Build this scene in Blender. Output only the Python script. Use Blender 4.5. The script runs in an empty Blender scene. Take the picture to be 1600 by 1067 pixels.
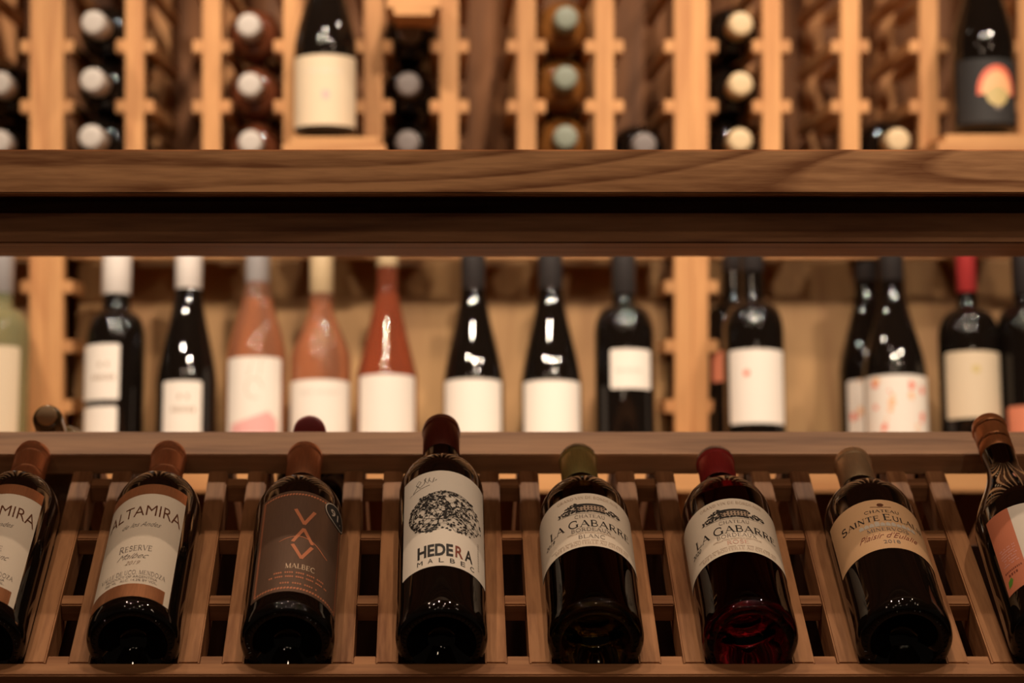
import bpy, bmesh, math, random
from math import sin, cos, pi, radians, sqrt, atan2
from mathutils import Vector, Matrix, Euler
random.seed(7)
C = bpy.context.scene.collection
S = bpy.context.scene

# ------------------------------------------------------------------ camera
ZC = 1.25            # eye height
PITCH = radians(1.0)
FPX = 3850.0         # focal length in pixels of a 1600 px wide frame
PX, PY = 686.0, 533.5
cd = bpy.data.cameras.new('camera')
cd.sensor_width = 36.0
cd.lens = FPX / 1600 * 36
cd.shift_x = (800 - PX) / 1600
cd.dof.use_dof = True
cd.dof.focus_distance = 2.06
cd.dof.aperture_fstop = cd.lens / 23.0
cam = bpy.data.objects.new('camera', cd)
C.objects.link(cam)
cam.location = (0, 0, ZC)
cam.rotation_euler = (pi / 2 + PITCH, 0, 0)
S.camera = cam

S.view_settings.view_transform = 'Standard'
S.view_settings.look = 'None'
S.view_settings.exposure = 0.0
S.view_settings.gamma = 1.0
S.view_settings.use_curve_mapping = False
S.cycles.use_denoising = True
S.cycles.max_bounces = 10
S.cycles.sample_clamp_indirect = 4.0
S.cycles.caustics_reflective = False
S.cycles.caustics_refractive = False

# ------------------------------------------------------------------ light
w = bpy.data.worlds.new('world')
S.world = w
w.use_nodes = True
w.node_tree.nodes['Background'].inputs[0].default_value = (1.0, 0.72, 0.5, 1)
w.node_tree.nodes['Background'].inputs[1].default_value = 0.028

WARM = (1.0, 0.75, 0.52)
WALLC = (1.0, 0.82, 0.64)
def lamp(name, x, y, z, energy, radius=0.02, aim=None, angle=120, blend=0.6, color=WARM):
    l = bpy.data.lights.new(name, 'SPOT')
    l.energy = energy; l.color = color; l.shadow_soft_size = radius
    l.spot_size = radians(angle); l.spot_blend = blend
    o = bpy.data.objects.new(name, l); C.objects.link(o)
    o.location = (x, y, z)
    d = Vector(aim if aim else (x, y, 0)) - o.location
    o.rotation_euler = d.to_track_quat('-Z', 'Y').to_euler()
    return o
CEIL = 2.62
# ceiling spots over the display rack
for x, y, e in ((-0.42, 1.72, 16.5), (0.18, 1.74, 16.5), (0.78, 1.72, 16.5),
                (-0.62, 2.17, 8), (-0.12, 2.17, 8), (0.42, 2.17, 8), (0.85, 2.17, 8)):
    lamp('ceiling_spot', x, y, CEIL, e, 0.008, (x, 2.1, 1.1), 62, 0.5)
# spots close to the back wall, grazing the rack and catching the neck rail from behind
for x, y, e in ((-0.62, 2.97, 24), (0.02, 2.97, 24), (0.66, 2.97, 24)):
    lamp('back_spot', x, y, CEIL, e, 0.012, (x, 2.30, 1.2), 60, 0.6)
# spots of the room in front
for x, y, e in ((-0.85, 0.93, 4.0), (0.15, 0.96, 4.0), (1.15, 0.93, 4.0), (1.50, 0.45, 3.0), (-0.25, 0.15, 3.5), (0.75, -0.70, 3.5), (-0.75, -1.2, 3), (0.15, -1.6, 2.5)):
    lamp('room_spot', x, y, CEIL, e, 0.025, (x * .5, 2.3, 1.3), 62)
# spots in front that are aimed over the shelf at the wall rack
for x, y, tx, e in ((-0.78, 1.62, -0.45, 62), (0.20, 1.40, 0.10, 100), (1.15, 1.60, 0.75, 62), (-0.12, 1.80, -0.1, 26), (0.62, 1.10, 0.4, 26)):
    lamp('wall_spot', x, y, CEIL, e, 0.018, (tx, 3.08, 1.32), 42, 0.5, WALLC)
for x, y, e in ((-0.85, 2.50, 34), (0.25, 2.55, 22), (1.05, 2.50, 34)):
    lamp('wall_wash_spot', x, y, CEIL, e, 0.015, (x * .8, 3.08, 1.25), 100, 0.9, WALLC)

# ------------------------------------------------------------------ pixel rays -> world points on a plane of depth Y
def at(px, py, Y):
    u = (px - PX) / FPX; v = (PY - py) / FPX
    k = Y / (cos(PITCH) - v * sin(PITCH))
    return Vector((u * k, Y, ZC + (sin(PITCH) + v * cos(PITCH)) * k))

# ------------------------------------------------------------------ materials
def new_mat(name):
    m = bpy.data.materials.new(name); m.use_nodes = True
    return m, m.node_tree, m.node_tree.nodes['Principled BSDF']

def plain(name, col, rough=0.5, metal=0.0, coat=0.0, spec=0.5, trans=0.0, ior=1.5):
    m, nt, b = new_mat(name)
    b.inputs['Base Color'].default_value = (*col, 1)
    b.inputs['Roughness'].default_value = rough
    b.inputs['Metallic'].default_value = metal
    b.inputs['Coat Weight'].default_value = coat
    b.inputs['Coat Roughness'].default_value = 0.05
    b.inputs['Specular IOR Level'].default_value = spec
    b.inputs['Transmission Weight'].default_value = trans
    b.inputs['IOR'].default_value = ior
    return m

def wood(name, light, dark, axis=0, scale=1.0, ring=9.0, contrast=0.6, rough=0.6):
    """planed softwood: stretched streaks, a few cathedral grain lines, pores"""
    m, nt, b = new_mat(name)
    N, L = nt.nodes, nt.links
    tc = N.new('ShaderNodeTexCoord'); oi = N.new('ShaderNodeObjectInfo')
    add = N.new('ShaderNodeVectorMath'); add.operation = 'ADD'
    mul = N.new('ShaderNodeVectorMath'); mul.operation = 'SCALE'; mul.inputs['Scale'].default_value = 7.0
    comb = N.new('ShaderNodeCombineXYZ')
    L.new(oi.outputs['Random'], comb.inputs[0]); L.new(oi.outputs['Random'], comb.inputs[1]); L.new(oi.outputs['Random'], comb.inputs[2])
    L.new(comb.outputs[0], mul.inputs[0])
    L.new(tc.outputs['Object'], add.inputs[0]); L.new(mul.outputs[0], add.inputs[1])
    mp = N.new('ShaderNodeMapping')
    st = [1.0, 1.0, 1.0]; st[axis] = 0.09
    mp.inputs['Scale'].default_value = [s * scale for s in st]
    L.new(add.outputs[0], mp.inputs[0])
    # cathedral rings
    n1 = N.new('ShaderNodeTexNoise'); n1.inputs['Scale'].default_value = 7.0; n1.inputs['Detail'].default_value = 1.5
    L.new(mp.outputs[0], n1.inputs[0])
    m1 = N.new('ShaderNodeMath'); m1.operation = 'MULTIPLY'; m1.inputs[1].default_value = ring
    L.new(n1.outputs['Fac'], m1.inputs[0])
    fr = N.new('ShaderNodeMath'); fr.operation = 'FRACT'; L.new(m1.outputs[0], fr.inputs[0])
    r1 = N.new('ShaderNodeValToRGB')
    r1.color_ramp.elements[0].position = 0.0; r1.color_ramp.elements[0].color = (0, 0, 0, 1)
    r1.color_ramp.elements[1].position = 1.0; r1.color_ramp.elements[1].color = (0, 0, 0, 1)
    e = r1.color_ramp.elements.new(0.45); e.color = (.12, .12, .12, 1)
    e = r1.color_ramp.elements.new(0.86); e.color = (1, 1, 1, 1)
    L.new(fr.outputs[0], r1.inputs[0])
    # fine fibre
    n2 = N.new('ShaderNodeTexNoise'); n2.inputs['Scale'].default_value = 160.0; n2.inputs['Detail'].default_value = 5.0
    L.new(mp.outputs[0], n2.inputs[0])
    n3 = N.new('ShaderNodeTexNoise'); n3.inputs['Scale'].default_value = 22.0; n3.inputs['Detail'].default_value = 2.0
    L.new(mp.outputs[0], n3.inputs[0])
    a1 = N.new('ShaderNodeMath'); a1.operation = 'MULTIPLY_ADD'; a1.inputs[1].default_value = contrast
    L.new(r1.outputs[0], a1.inputs[0])
    a2 = N.new('ShaderNodeMath'); a2.operation = 'MULTIPLY_ADD'; a2.inputs[1].default_value = 1.5; a2.inputs[2].default_value = -0.70
    L.new(n2.outputs['Fac'], a2.inputs[0]); L.new(a2.outputs[0], a1.inputs[2])
    a3 = N.new('ShaderNodeMath'); a3.operation = 'MULTIPLY_ADD'; a3.inputs[1].default_value = 0.9
    L.new(n3.outputs['Fac'], a3.inputs[0]); L.new(a1.outputs[0], a3.inputs[2])
    a4 = N.new('ShaderNodeMath'); a4.operation = 'SUBTRACT'; a4.inputs[1].default_value = 0.35; a4.use_clamp = True
    L.new(a3.outputs[0], a4.inputs[0])
    mx = N.new('ShaderNodeMix'); mx.data_type = 'RGBA'
    mx.inputs['A'].default_value = (*light, 1); mx.inputs['B'].default_value = (*dark, 1)
    L.new(a4.outputs[0], mx.inputs['Factor'])
    # each board a little different
    hv = N.new('ShaderNodeHueSaturation')
    mr = N.new('ShaderNodeMapRange'); mr.inputs['To Min'].default_value = 0.86; mr.inputs['To Max'].default_value = 1.12
    L.new(oi.outputs['Random'], mr.inputs[0]); L.new(mr.outputs[0], hv.inputs['Value'])
    L.new(mx.outputs['Result'], hv.inputs['Color']); L.new(hv.outputs[0], b.inputs['Base Color'])
    b.inputs['Roughness'].default_value = rough
    b.inputs['Specular IOR Level'].default_value = 0.35
    bp = N.new('ShaderNodeBump'); bp.inputs['Strength'].default_value = 0.25; bp.inputs['Distance'].default_value = 0.0006
    L.new(n2.outputs['Fac'], bp.inputs['Height']); L.new(bp.outputs[0], b.inputs['Normal'])
    return m

RW_L, RW_D = (0.46, 0.215, 0.095), (0.20, 0.075, 0.028)
W_X = wood('redwood_along_x', RW_L, RW_D, 0, 1.0)
W_Y = wood('redwood_along_y', RW_L, RW_D, 1, 1.6, 7)
W_Z = wood('redwood_along_z', RW_L, RW_D, 2, 1.3, 7)
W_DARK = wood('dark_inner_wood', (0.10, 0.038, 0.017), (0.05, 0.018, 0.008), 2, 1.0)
W_RAIL = wood('pale_rail_wood', (0.52, 0.27, 0.135), (0.30, 0.135, 0.06), 0, 1.2)
W_FACE = wood('redwood_shelf_face', (0.70, 0.36, 0.17), (0.26, 0.10, 0.038), 0, 1.35, 13.0, 0.75)
PB_L, PB_D = (0.58, 0.295, 0.118), (0.42, 0.185, 0.07)
WB_X = wood('pine_along_x', PB_L, PB_D, 0, 1.0)
WB_Y = wood('pine_along_y', PB_L, PB_D, 1, 1.0)
WB_Z = wood('pine_along_z', PB_L, PB_D, 2, 1.0)
W_PANEL = wood('panel_wood', (0.36, 0.20, 0.075), (0.25, 0.12, 0.042), 2, 0.8)
W_WALL = wood('wall_board', (0.27, 0.105, 0.032), (0.10, 0.04, 0.016), 2, 0.5)
FLOOR_M = wood('floor_board', (0.20, 0.10, 0.05), (0.10, 0.05, 0.02), 0, 0.5)
CEIL_M = plain('ceiling_plaster', (0.30, 0.25, 0.2), 0.9)

BLACK_GLASS = plain('black_wine_glass', (0.006, 0.004, 0.003), 0.022, spec=0.5)
GREEN_GLASS = plain('dark_green_glass', (0.04, 0.030, 0.005), 0.02, trans=1.0, ior=1.42)
ROSE_GLASS = plain('rose_wine_glass', (0.14, 0.005, 0.014), 0.02, trans=1.0, ior=1.40)
SALMON_GLASS = plain('salmon_rose_glass', (0.74, 0.33, 0.19), 0.03, trans=0.8, ior=1.35)
SALMON_DARK = plain('deep_salmon_rose_glass', (0.50, 0.13, 0.065), 0.03, trans=0.75, ior=1.35)
PALE_GLASS = plain('pale_green_glass', (0.55, 0.55, 0.30), 0.03, trans=0.75, ior=1.35)
AMBER_GLASS = plain('amber_bottle_glass', (0.22, 0.085, 0.02), 0.05)
BROWN_GLASS = plain('olive_brown_glass', (0.09, 0.06, 0.025), 0.12)
RUST_GLASS = plain('russet_bottle_glass', (0.12, 0.035, 0.015), 0.05)

def brushed(name, col, rough=0.32, metal=0.75, var=0.25):
    m, nt, b = new_mat(name)
    N, L = nt.nodes, nt.links
    tc = N.new('ShaderNodeTexCoord'); mp = N.new('ShaderNodeMapping'); mp.inputs['Scale'].default_value = (1, 1, .08)
    n = N.new('ShaderNodeTexNoise'); n.inputs['Scale'].default_value = 900; n.inputs['Detail'].default_value = 2
    L.new(tc.outputs['Object'], mp.inputs[0]); L.new(mp.outputs[0], n.inputs[0])
    mx = N.new('ShaderNodeMix'); mx.data_type = 'RGBA'
    mx.inputs['A'].default_value = (*[c * (1 - var) for c in col], 1); mx.inputs['B'].default_value = (*[min(1, c * (1 + var)) for c in col], 1)
    L.new(n.outputs['Fac'], mx.inputs['Factor']); L.new(mx.outputs['Result'], b.inputs['Base Color'])
    b.inputs['Roughness'].default_value = rough; b.inputs['Metallic'].default_value = metal
    bp = N.new('ShaderNodeBump'); bp.inputs['Strength'].default_value = 0.12; bp.inputs['Distance'].default_value = 0.0004
    L.new(n.outputs['Fac'], bp.inputs['Height']); L.new(bp.outputs[0], b.inputs['Normal'])
    return m

def paper(name, col, rough=0.65, spec=0.3):
    m, nt, b = new_mat(name)
    N, L = nt.nodes, nt.links
    tc = N.new('ShaderNodeTexCoord')
    n = N.new('ShaderNodeTexNoise'); n.inputs['Scale'].default_value = 1500; n.inputs['Detail'].default_value = 3
    L.new(tc.outputs['Object'], n.inputs[0])
    mx = N.new('ShaderNodeMix'); mx.data_type = 'RGBA'
    mx.inputs['A'].default_value = (*[c * .94 for c in col], 1); mx.inputs['B'].default_value = (*[min(1, c * 1.05) for c in col], 1)
    L.new(n.outputs['Fac'], mx.inputs['Factor']); L.new(mx.outputs['Result'], b.inputs['Base Color'])
    b.inputs['Roughness'].default_value = rough; b.inputs['Specular IOR Level'].default_value = spec
    return m

COPPER_CAP = brushed('copper_capsule', (0.72, 0.29, 0.14), 0.38, 0.5)
COPPER_FOIL = brushed('copper_foil', (0.58, 0.25, 0.12), 0.30, 0.7)
MAROON_CAP = brushed('maroon_capsule', (0.20, 0.04, 0.024), 0.33, 0.35)
OLIVE_CAP = brushed('olive_gold_capsule', (0.62, 0.50, 0.18), 0.33, 0.4)
CREAM_TOP = plain('cream_capsule_top', (0.55, 0.42, 0.28), 0.25, coat=0.5)
RED_CAP = brushed('red_capsule', (0.62, 0.06, 0.06), 0.33, 0.3)
PINK_TOP = plain('pale_pink_capsule_top', (0.55, 0.36, 0.3), 0.25, coat=0.5)
GOLD_CAP = brushed('pale_gold_capsule', (0.85, 0.56, 0.32), 0.36, 0.5)
ORANGE_CAP = brushed('orange_screw_cap', (0.68, 0.26, 0.10), 0.30, 0.5)
WHITE_CAP = plain('white_capsule', (0.88, 0.80, 0.74), 0.4)
DULL_CAP = plain('dull_white_capsule', (0.46, 0.41, 0.37), 0.5)
SILVER_CAP = plain('silver_capsule', (0.50, 0.47, 0.47), 0.35, metal=0.3)
BLACK_CAP = plain('charcoal_capsule', (0.035, 0.03, 0.03), 0.4)
GREY_CAP = plain('grey_capsule', (0.17, 0.14, 0.13), 0.45)
GREYGREEN_CAP = plain('grey_green_capsule', (0.20, 0.22, 0.17), 0.45)
CREAM_CAP = plain('cream_gold_capsule', (0.62, 0.46, 0.27), 0.45)
DKRED_CAP = plain('dark_red_capsule', (0.26, 0.02, 0.025), 0.5)
CORK = plain('cork', (0.48, 0.32, 0.17), 0.8)
PAPER_WARM = paper('label_paper_warm_white', (0.70, 0.60, 0.50))
PAPER_WHITE = paper('label_paper_white', (0.80, 0.72, 0.64))
PAPER_CREAM = paper('label_paper_cream', (0.64, 0.51, 0.36))
PAPER_PEACH = paper('label_paper_peach', (0.66, 0.41, 0.23), 0.45)
PAPER_PINK = paper('label_paper_pink', (0.75, 0.38, 0.36))
PAPER_CORAL = paper('label_paper_coral', (0.62, 0.20, 0.11))
PAPER_BLACK = paper('label_paper_black', (0.03, 0.028, 0.028))
PAPER_BROWN = brushed('label_satin_brown', (0.17, 0.10, 0.07), 0.38, 0.45, 0.15)
INK = plain('black_ink', (0.012, 0.010, 0.010), 0.6)
INK_GREY = plain('grey_ink', (0.20, 0.16, 0.14), 0.6)
INK_BROWN = plain('brown_foil_ink', (0.16, 0.06, 0.03), 0.35, metal=0.3)
INK_LIGHT = plain('pale_tan_ink', (0.42, 0.30, 0.22), 0.6)
INK_PINK = plain('dusty_pink_ink', (0.60, 0.33, 0.26), 0.6)
INK_RED = plain('oxblood_ink', (0.22, 0.05, 0.03), 0.5)
INK_COPPER = plain('copper_ink', (0.62, 0.22, 0.11), 0.4, metal=0.2)
INK_CREAM = plain('cream_ink', (0.75, 0.55, 0.38), 0.5)
INK_SILVER = plain('silver_ink', (0.60, 0.53, 0.46), 0.4)
INK_CORAL = plain('coral_red_ink', (0.80, 0.16, 0.09), 0.5)
INK_ORANGE = plain('pale_orange_ink', (0.85, 0.45, 0.22), 0.5)
INK_OLIVE = plain('olive_beige_ink', (0.55, 0.42, 0.18), 0.5)
INK_GREEN = plain('leaf_green_ink', (0.10, 0.25, 0.03), 0.5)

# ------------------------------------------------------------------ mesh helpers
def empty(name, loc, label=None, cat=None, group=None, kind=None):
    o = bpy.data.objects.new(name, None); C.objects.link(o)
    o.location = loc; o.empty_display_size = 0.05
    tag(o, label, cat, group, kind)
    return o
def tag(o, label=None, cat=None, group=None, kind=None):
    if label: o['label'] = label
    if cat: o['category'] = cat
    if group: o['group'] = group
    if kind: o['kind'] = kind
    return o
def from_bm(name, bm, mat, parent=None, smooth=False):
    me = bpy.data.meshes.new(name)
    bm.to_mesh(me); bm.free()
    for m in (mat if isinstance(mat, (list, tuple)) else [mat]): me.materials.append(m)
    if smooth:
        for p in me.polygons: p.use_smooth = True
    o = bpy.data.objects.new(name, me); C.objects.link(o)
    if parent: o.parent = parent
    return o
def box(name, size, centre, mat, parent=None, tilt=0.0, bevel=0.0012):
    """a planed board; centre in world coordinates, tilt = rotation about X"""
    bm = bmesh.new()
    bmesh.ops.create_cube(bm, size=1.0)
    for v in bm.verts: v.co = Vector((v.co.x * size[0], v.co.y * size[1], v.co.z * size[2]))
    if bevel:
        bmesh.ops.bevel(bm, geom=bm.edges[:], offset=bevel, segments=2, affect='EDGES')
    o = from_bm(name, bm, mat, parent)
    o.location = Vector(centre) - (parent.location if parent else Vector())
    o.rotation_euler = (tilt, 0, 0)
    return o

def lathe(prof, seg=64, cap=True):
    """profile of (r, z) pairs from bottom centre to top centre"""
    bm = bmesh.new(); rings = []
    for r, z in prof:
        if r < 1e-6: rings.append([bm.verts.new((0, 0, z))])
        else: rings.append([bm.verts.new((r * sin(2 * pi * i / seg), -r * cos(2 * pi * i / seg), z)) for i in range(seg)])
    for a, b in zip(rings, rings[1:]):
        if len(a) == 1 and len(b) == 1: continue
        for i in range(seg):
            j = (i + 1) % seg
            if len(a) == 1: bm.faces.new((a[0], b[j], b[i]))
            elif len(b) == 1: bm.faces.new((a[i], a[j], b[0]))
            else: bm.faces.new((a[i], a[j], b[j], b[i]))
    return bm

def ease(a, b, n, f):
    return [f(i / n) for i in range(n + 1)]

def bottle_profile(kind, R, L, hb, rn=0.0138):
    """(r, z) outline of the glass; hb = height where the body ends"""
    p = [(0, 0.026), (0.008, 0.0245), (0.016, 0.0175), (0.0225, 0.008), (0.0275, 0.0022), (R - 0.0085, 0.0), (R - 0.0045, 0.0008), (R - 0.0018, 0.0030), (R - 0.0004, 0.0065), (R, 0.011)]
    p += [(R, z) for z in (0.03, 0.06, 0.09)]
    if kind == 'bordeaux':
        p += [(R, hb * .8), (R, hb)]
        hs = hb + 0.042
        n = 12
        for i in range(1, n + 1):           # round shoulder then a short concave turn into the neck
            a = pi / 2 * i / n
            r = rn + 0.003 + (R - rn - 0.003) * cos(a) ** 0.9 if i < n else rn + 0.003
            p.append((r, hb + (hs - hb) * sin(a) ** 1.0 * 0.86))
        z0 = hb + (hs - hb) * 0.86
        p += [(rn + 0.0012, z0 + 0.004), (rn + 0.0003, z0 + 0.009), (rn, z0 + 0.016)]
    elif kind == 'burgundy':
        n = 18; hs = L - 0.075
        for i in range(0, n + 1):
            t = i / n
            s = t * t * (3 - 2 * t)
            s = 0.62 * s + 0.38 * t ** 0.9
            p.append((R + (rn + 0.0005 - R) * s, hb + (hs - hb) * t))
    else:                                    # provence / flute: long straight cone
        n = 16; hs = L - 0.06
        for i in range(0, n + 1):
            t = i / n
            s = t ** 0.85 * 0.85 + 0.15 * t * t * (3 - 2 * t)
            p.append((R + (rn - R) * s, hb + (hs - hb) * t))
    p += [(rn, L - 0.030), (rn, L - 0.010), (rn - 0.0002, L - 0.006), (rn - 0.0012, L - 0.0035), (0.010, L - 0.0025), (0, L - 0.0025)]
    return p

def capsule_profile(L, length, rn, bead=0.006, dome=0.0035, rings=()):
    z0 = L - length; e = 0.0007; r = rn + e
    p = [(r - 0.0004, z0), (r, z0 + 0.0003)]
    for q in sorted(rings):                 # shallow pressed grooves
        z = z0 + q
        p += [(r, z - 0.0030), (r, z - 0.0010), (r - 0.0001, z - 0.0007), (r - 0.0008, z - 0.0002), (r - 0.0008, z + 0.0002), (r - 0.0001, z + 0.0007), (r, z + 0.0010), (r, z + 0.0030)]
    p += [(r, L - bead - 0.0080), (r, L - bead - 0.0065), (r + 0.0006, L - bead - 0.0058), (r + 0.0009, L - bead - 0.0044), (r + 0.0008, L - bead - 0.0024), (r + 0.0001, L - bead - 0.0014), (r + 0.0001, L - bead - 0.0004)]
    for i in range(0, 7):
        a = pi / 2 * i / 6
        p.append((r + 0.0001 - (1 - cos(a)) * dome * 1.4, L - bead + bead * 0.25 + sin(a) * (bead * 0.75 + 0.0004)))
    p += [(0.006, L + 0.0006), (0, L + 0.0006)]
    return p

# wrap flat (u, v) geometry on a cylinder of radius R, front = -Y; u, v in metres
def wrap(bm, R, u_off=0.0, slice_w=0.0022):
    us = [v.co.x for v in bm.verts]
    if not us: return
    a, b = min(us), max(us)
    k = math.ceil((a + 1e-5) / slice_w)
    while k * slice_w < b - 1e-5:
        bmesh.ops.bisect_plane(bm, geom=bm.verts[:] + bm.edges[:] + bm.faces[:], plane_co=(k * slice_w, 0, 0), plane_no=(1, 0, 0), dist=1e-7)
        k += 1
    for v in bm.verts:
        an = (v.co.x + u_off) / R
        v.co = Vector((R * sin(an), -R * cos(an), v.co.y))
def rect_bm(rects):
    bm = bmesh.new()
    for u0, u1, v0, v1 in rects:
        bm.faces.new([bm.verts.new((u0, v0, 0)), bm.verts.new((u1, v0, 0)), bm.verts.new((u1, v1, 0)), bm.verts.new((u0, v1, 0))])
    return bm
def round_rect_bm(u0, u1, v0, v1, r=0.003):
    bm = bmesh.new(); vs = []
    for cx, cy, a0 in ((u1 - r, v0 + r, -90), (u1 - r, v1 - r, 0), (u0 + r, v1 - r, 90), (u0 + r, v0 + r, 180)):
        for i in range(5):
            a = radians(a0 + 90 * i / 4); vs.append(bm.verts.new((cx + r * cos(a), cy + r * sin(a), 0)))
    bm.faces.new(vs)
    return bm
def poly_bm(polys):
    bm = bmesh.new()
    for pts in polys: bm.faces.new([bm.verts.new((x, y, 0)) for x, y in pts])
    return bm
def ribbon(pts, w0, w1=None, out=None):
    """a polyline as quads of width w0 -> w1"""
    w1 = w0 if w1 is None else w1
    n = len(pts); L_, R_ = [], []
    for i, (x, y) in enumerate(pts):
        a = pts[max(0, i - 1)]; b = pts[min(n - 1, i + 1)]
        dx, dy = b[0] - a[0], b[1] - a[1]; d = sqrt(dx * dx + dy * dy) or 1e-9
        ww = (w0 + (w1 - w0) * i / max(1, n - 1)) / 2
        L_.append((x - dy / d * ww, y + dx / d * ww)); R_.append((x + dy / d * ww, y - dx / d * ww))
    out = [] if out is None else out
    for i in range(n - 1): out.append([R_[i], R_[i + 1], L_[i + 1], L_[i]])
    return out
def arc(cx, cy, rx, ry, a0, a1, n=10):
    return [(cx + rx * cos(radians(a0 + (a1 - a0) * i / n)), cy + ry * sin(radians(a0 + (a1 - a0) * i / n))) for i in range(n + 1)]

# a small roman capital alphabet drawn with thick and thin strokes and serifs (height 1)
K, T = 0.15, 0.055
def _s(x, y): return [[(x - .13, y - .02), (x + .13, y - .02), (x + .13, y + .02), (x - .13, y + .02)]]
def roman(ch):
    o = []
    r = lambda pts, w: ribbon(pts, w, None, o)
    st = lambda x: (r([(x, 0), (x, 1)], K), o.extend(_s(x, .02)), o.extend(_s(x, .98)))
    if ch == 'A': r([(.02, 0), (.40, 1)], T); r([(.38, 1), (.76, 0)], K); r([(.16, .35), (.62, .35)], T); o.extend(_s(.02, .02)); o.extend(_s(.76, .02)); return o, .80
    if ch == 'B': st(.12); r([(.12, .98)] + arc(.36, .75, .20, .23, 90, -90) + [(.12, .52)], .08); r([(.12, .52)] + arc(.38, .27, .24, .25, 90, -90) + [(.12, .02)], .09); return o, .68
    if ch == 'C': r(arc(.46, .5, .40, .49, 50, 310, 18), .11); r([(.72, .70), (.72, .95)], .05); return o, .80
    if ch == 'D': st(.12); r([(.12, .98)] + arc(.34, .5, .42, .48, 90, -90, 16) + [(.12, .02)], .10); return o, .84
    if ch == 'E': st(.12); r([(.12, .97), (.58, .97)], T); r([(.12, .51), (.48, .51)], T); r([(.12, .03), (.60, .03)], T); r([(.58, .82), (.58, 1)], .05); r([(.61, 0), (.61, .2)], .05); r([(.49, .42), (.49, .60)], .04); return o, .66
    if ch == 'G': r(arc(.46, .5, .40, .49, 50, 310, 18), .11); r([(.74, .05), (.74, .42)], K); o.extend(_s(.74, .43)); r([(.70, .70), (.70, .95)], .05); return o, .88
    if ch == 'H': st(.12); st(.66); r([(.12, .5), (.66, .5)], T); return o, .80
    if ch == 'I': st(.12); return o, .26
    if ch == 'L': st(.12); r([(.12, .03), (.56, .03)], T); r([(.57, 0), (.57, .22)], .05); return o, .60
    if ch == 'M': r([(.10, 0), (.10, 1)], T); r([(.10, 1), (.46, 0)], K); r([(.46, 0), (.82, 1)], T); r([(.84, 0), (.84, 1)], K); [o.extend(_s(x, .02)) for x in (.10, .84)]; return o, .96
    if ch == 'N': r([(.10, 0), (.10, 1)], T); r([(.10, 1), (.70, 0)], K); r([(.70, 0), (.70, 1)], T); o.extend(_s(.10, .02)); o.extend(_s(.70, .98)); return o, .82
    if ch == 'O': r(arc(.46, .5, .40, .49, 0, 360, 24), .11); return o, .92
    if ch == 'R': st(.12); r([(.12, .98)] + arc(.36, .74, .22, .24, 90, -90) + [(.12, .50)], .08); r([(.34, .50), (.70, 0)], K); return o, .74
    if ch == 'S': r(arc(.32, .74, .22, .23, 30, 250, 10)[:-1] + arc(.32, .26, .24, .25, 90, -150, 10), .12); r([(.52, .76), (.52, .96)], .05); r([(.08, .04), (.08, .24)], .05); return o, .62
    if ch == 'T': r([(.36, 0), (.36, 1)], K); o.extend(_s(.36, .02)); r([(.02, .97), (.70, .97)], T); r([(.03, .80), (.03, 1)], .05); r([(.69, .80), (.69, 1)], .05); return o, .72
    if ch == 'U': r([(.12, 1), (.12, .35)] + arc(.38, .32, .26, .31, 180, 360, 10) + [(.64, 1)], .10); o.extend(_s(.12, .98)); o.extend(_s(.64, .98)); return o, .76
    if ch == 'V': r([(.04, 1), (.40, 0)], K); r([(.40, 0), (.74, 1)], T); o.extend(_s(.04, .98)); o.extend(_s(.74, .98)); return o, .78
    if ch == 'X': r([(.06, 1), (.70, 0)], K); r([(.70, 1), (.06, 0)], T); [o.extend(_s(x, y)) for x in (.06, .70) for y in (.02, .98)]; return o, .76
    if ch == 'Z': r([(.06, .97), (.62, .97)], T); r([(.62, .97), (.06, .03)], K); r([(.06, .03), (.64, .03)], T); return o, .70
    if ch == ',': r([(.08, .08), (.02, -.12)], .08); return o, .16
    if ch == "'": r([(.06, 1), (.04, .75)], .08); return o, .14
    return o, .34
def roman_bm(text, h, width, caps=1.0):
    """text h high and width wide, centred on u = 0, on the line v = 0; first letters of words caps x taller"""
    polys, x, first = [], 0.0, True
    for ch in text:
        g, adv = roman(ch)
        k = caps if first else 1.0
        polys += [[(x + a * k, b * k) for a, b in q] for q in g]
        x += (adv + (0.14 if ch != ' ' else 0)) * k; first = ch == ' '
    x -= .14; sx = width / x
    return poly_bm([[((a - x / 2) * sx, b * h) for a, b in q] for q in polys])

def sans_bm(text, h, width, shear=0.0, thick=0.0):
    """Blender's built-in typeface turned into a flat mesh, same layout rules"""
    cu = bpy.data.curves.new('lettering', 'FONT'); cu.body = text; cu.size = 1.0; cu.resolution_u = 3
    cu.shear = shear; cu.offset = thick
    ob = bpy.data.objects.new('lettering', cu); C.objects.link(ob)
    dg = bpy.context.evaluated_depsgraph_get()
    me = bpy.data.meshes.new_from_object(ob.evaluated_get(dg))
    bm = bmesh.new(); bm.from_mesh(me)
    bpy.data.objects.remove(ob); bpy.data.curves.remove(cu); bpy.data.meshes.remove(me)
    xs = [v.co.x for v in bm.verts]; x0, x1 = min(xs), max(xs)
    sx = width / (x1 - x0); sy = h / 0.73
    for v in bm.verts: v.co = Vector(((v.co.x - (x0 + x1) / 2) * sx, v.co.y * sy, 0))
    return bm

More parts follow.
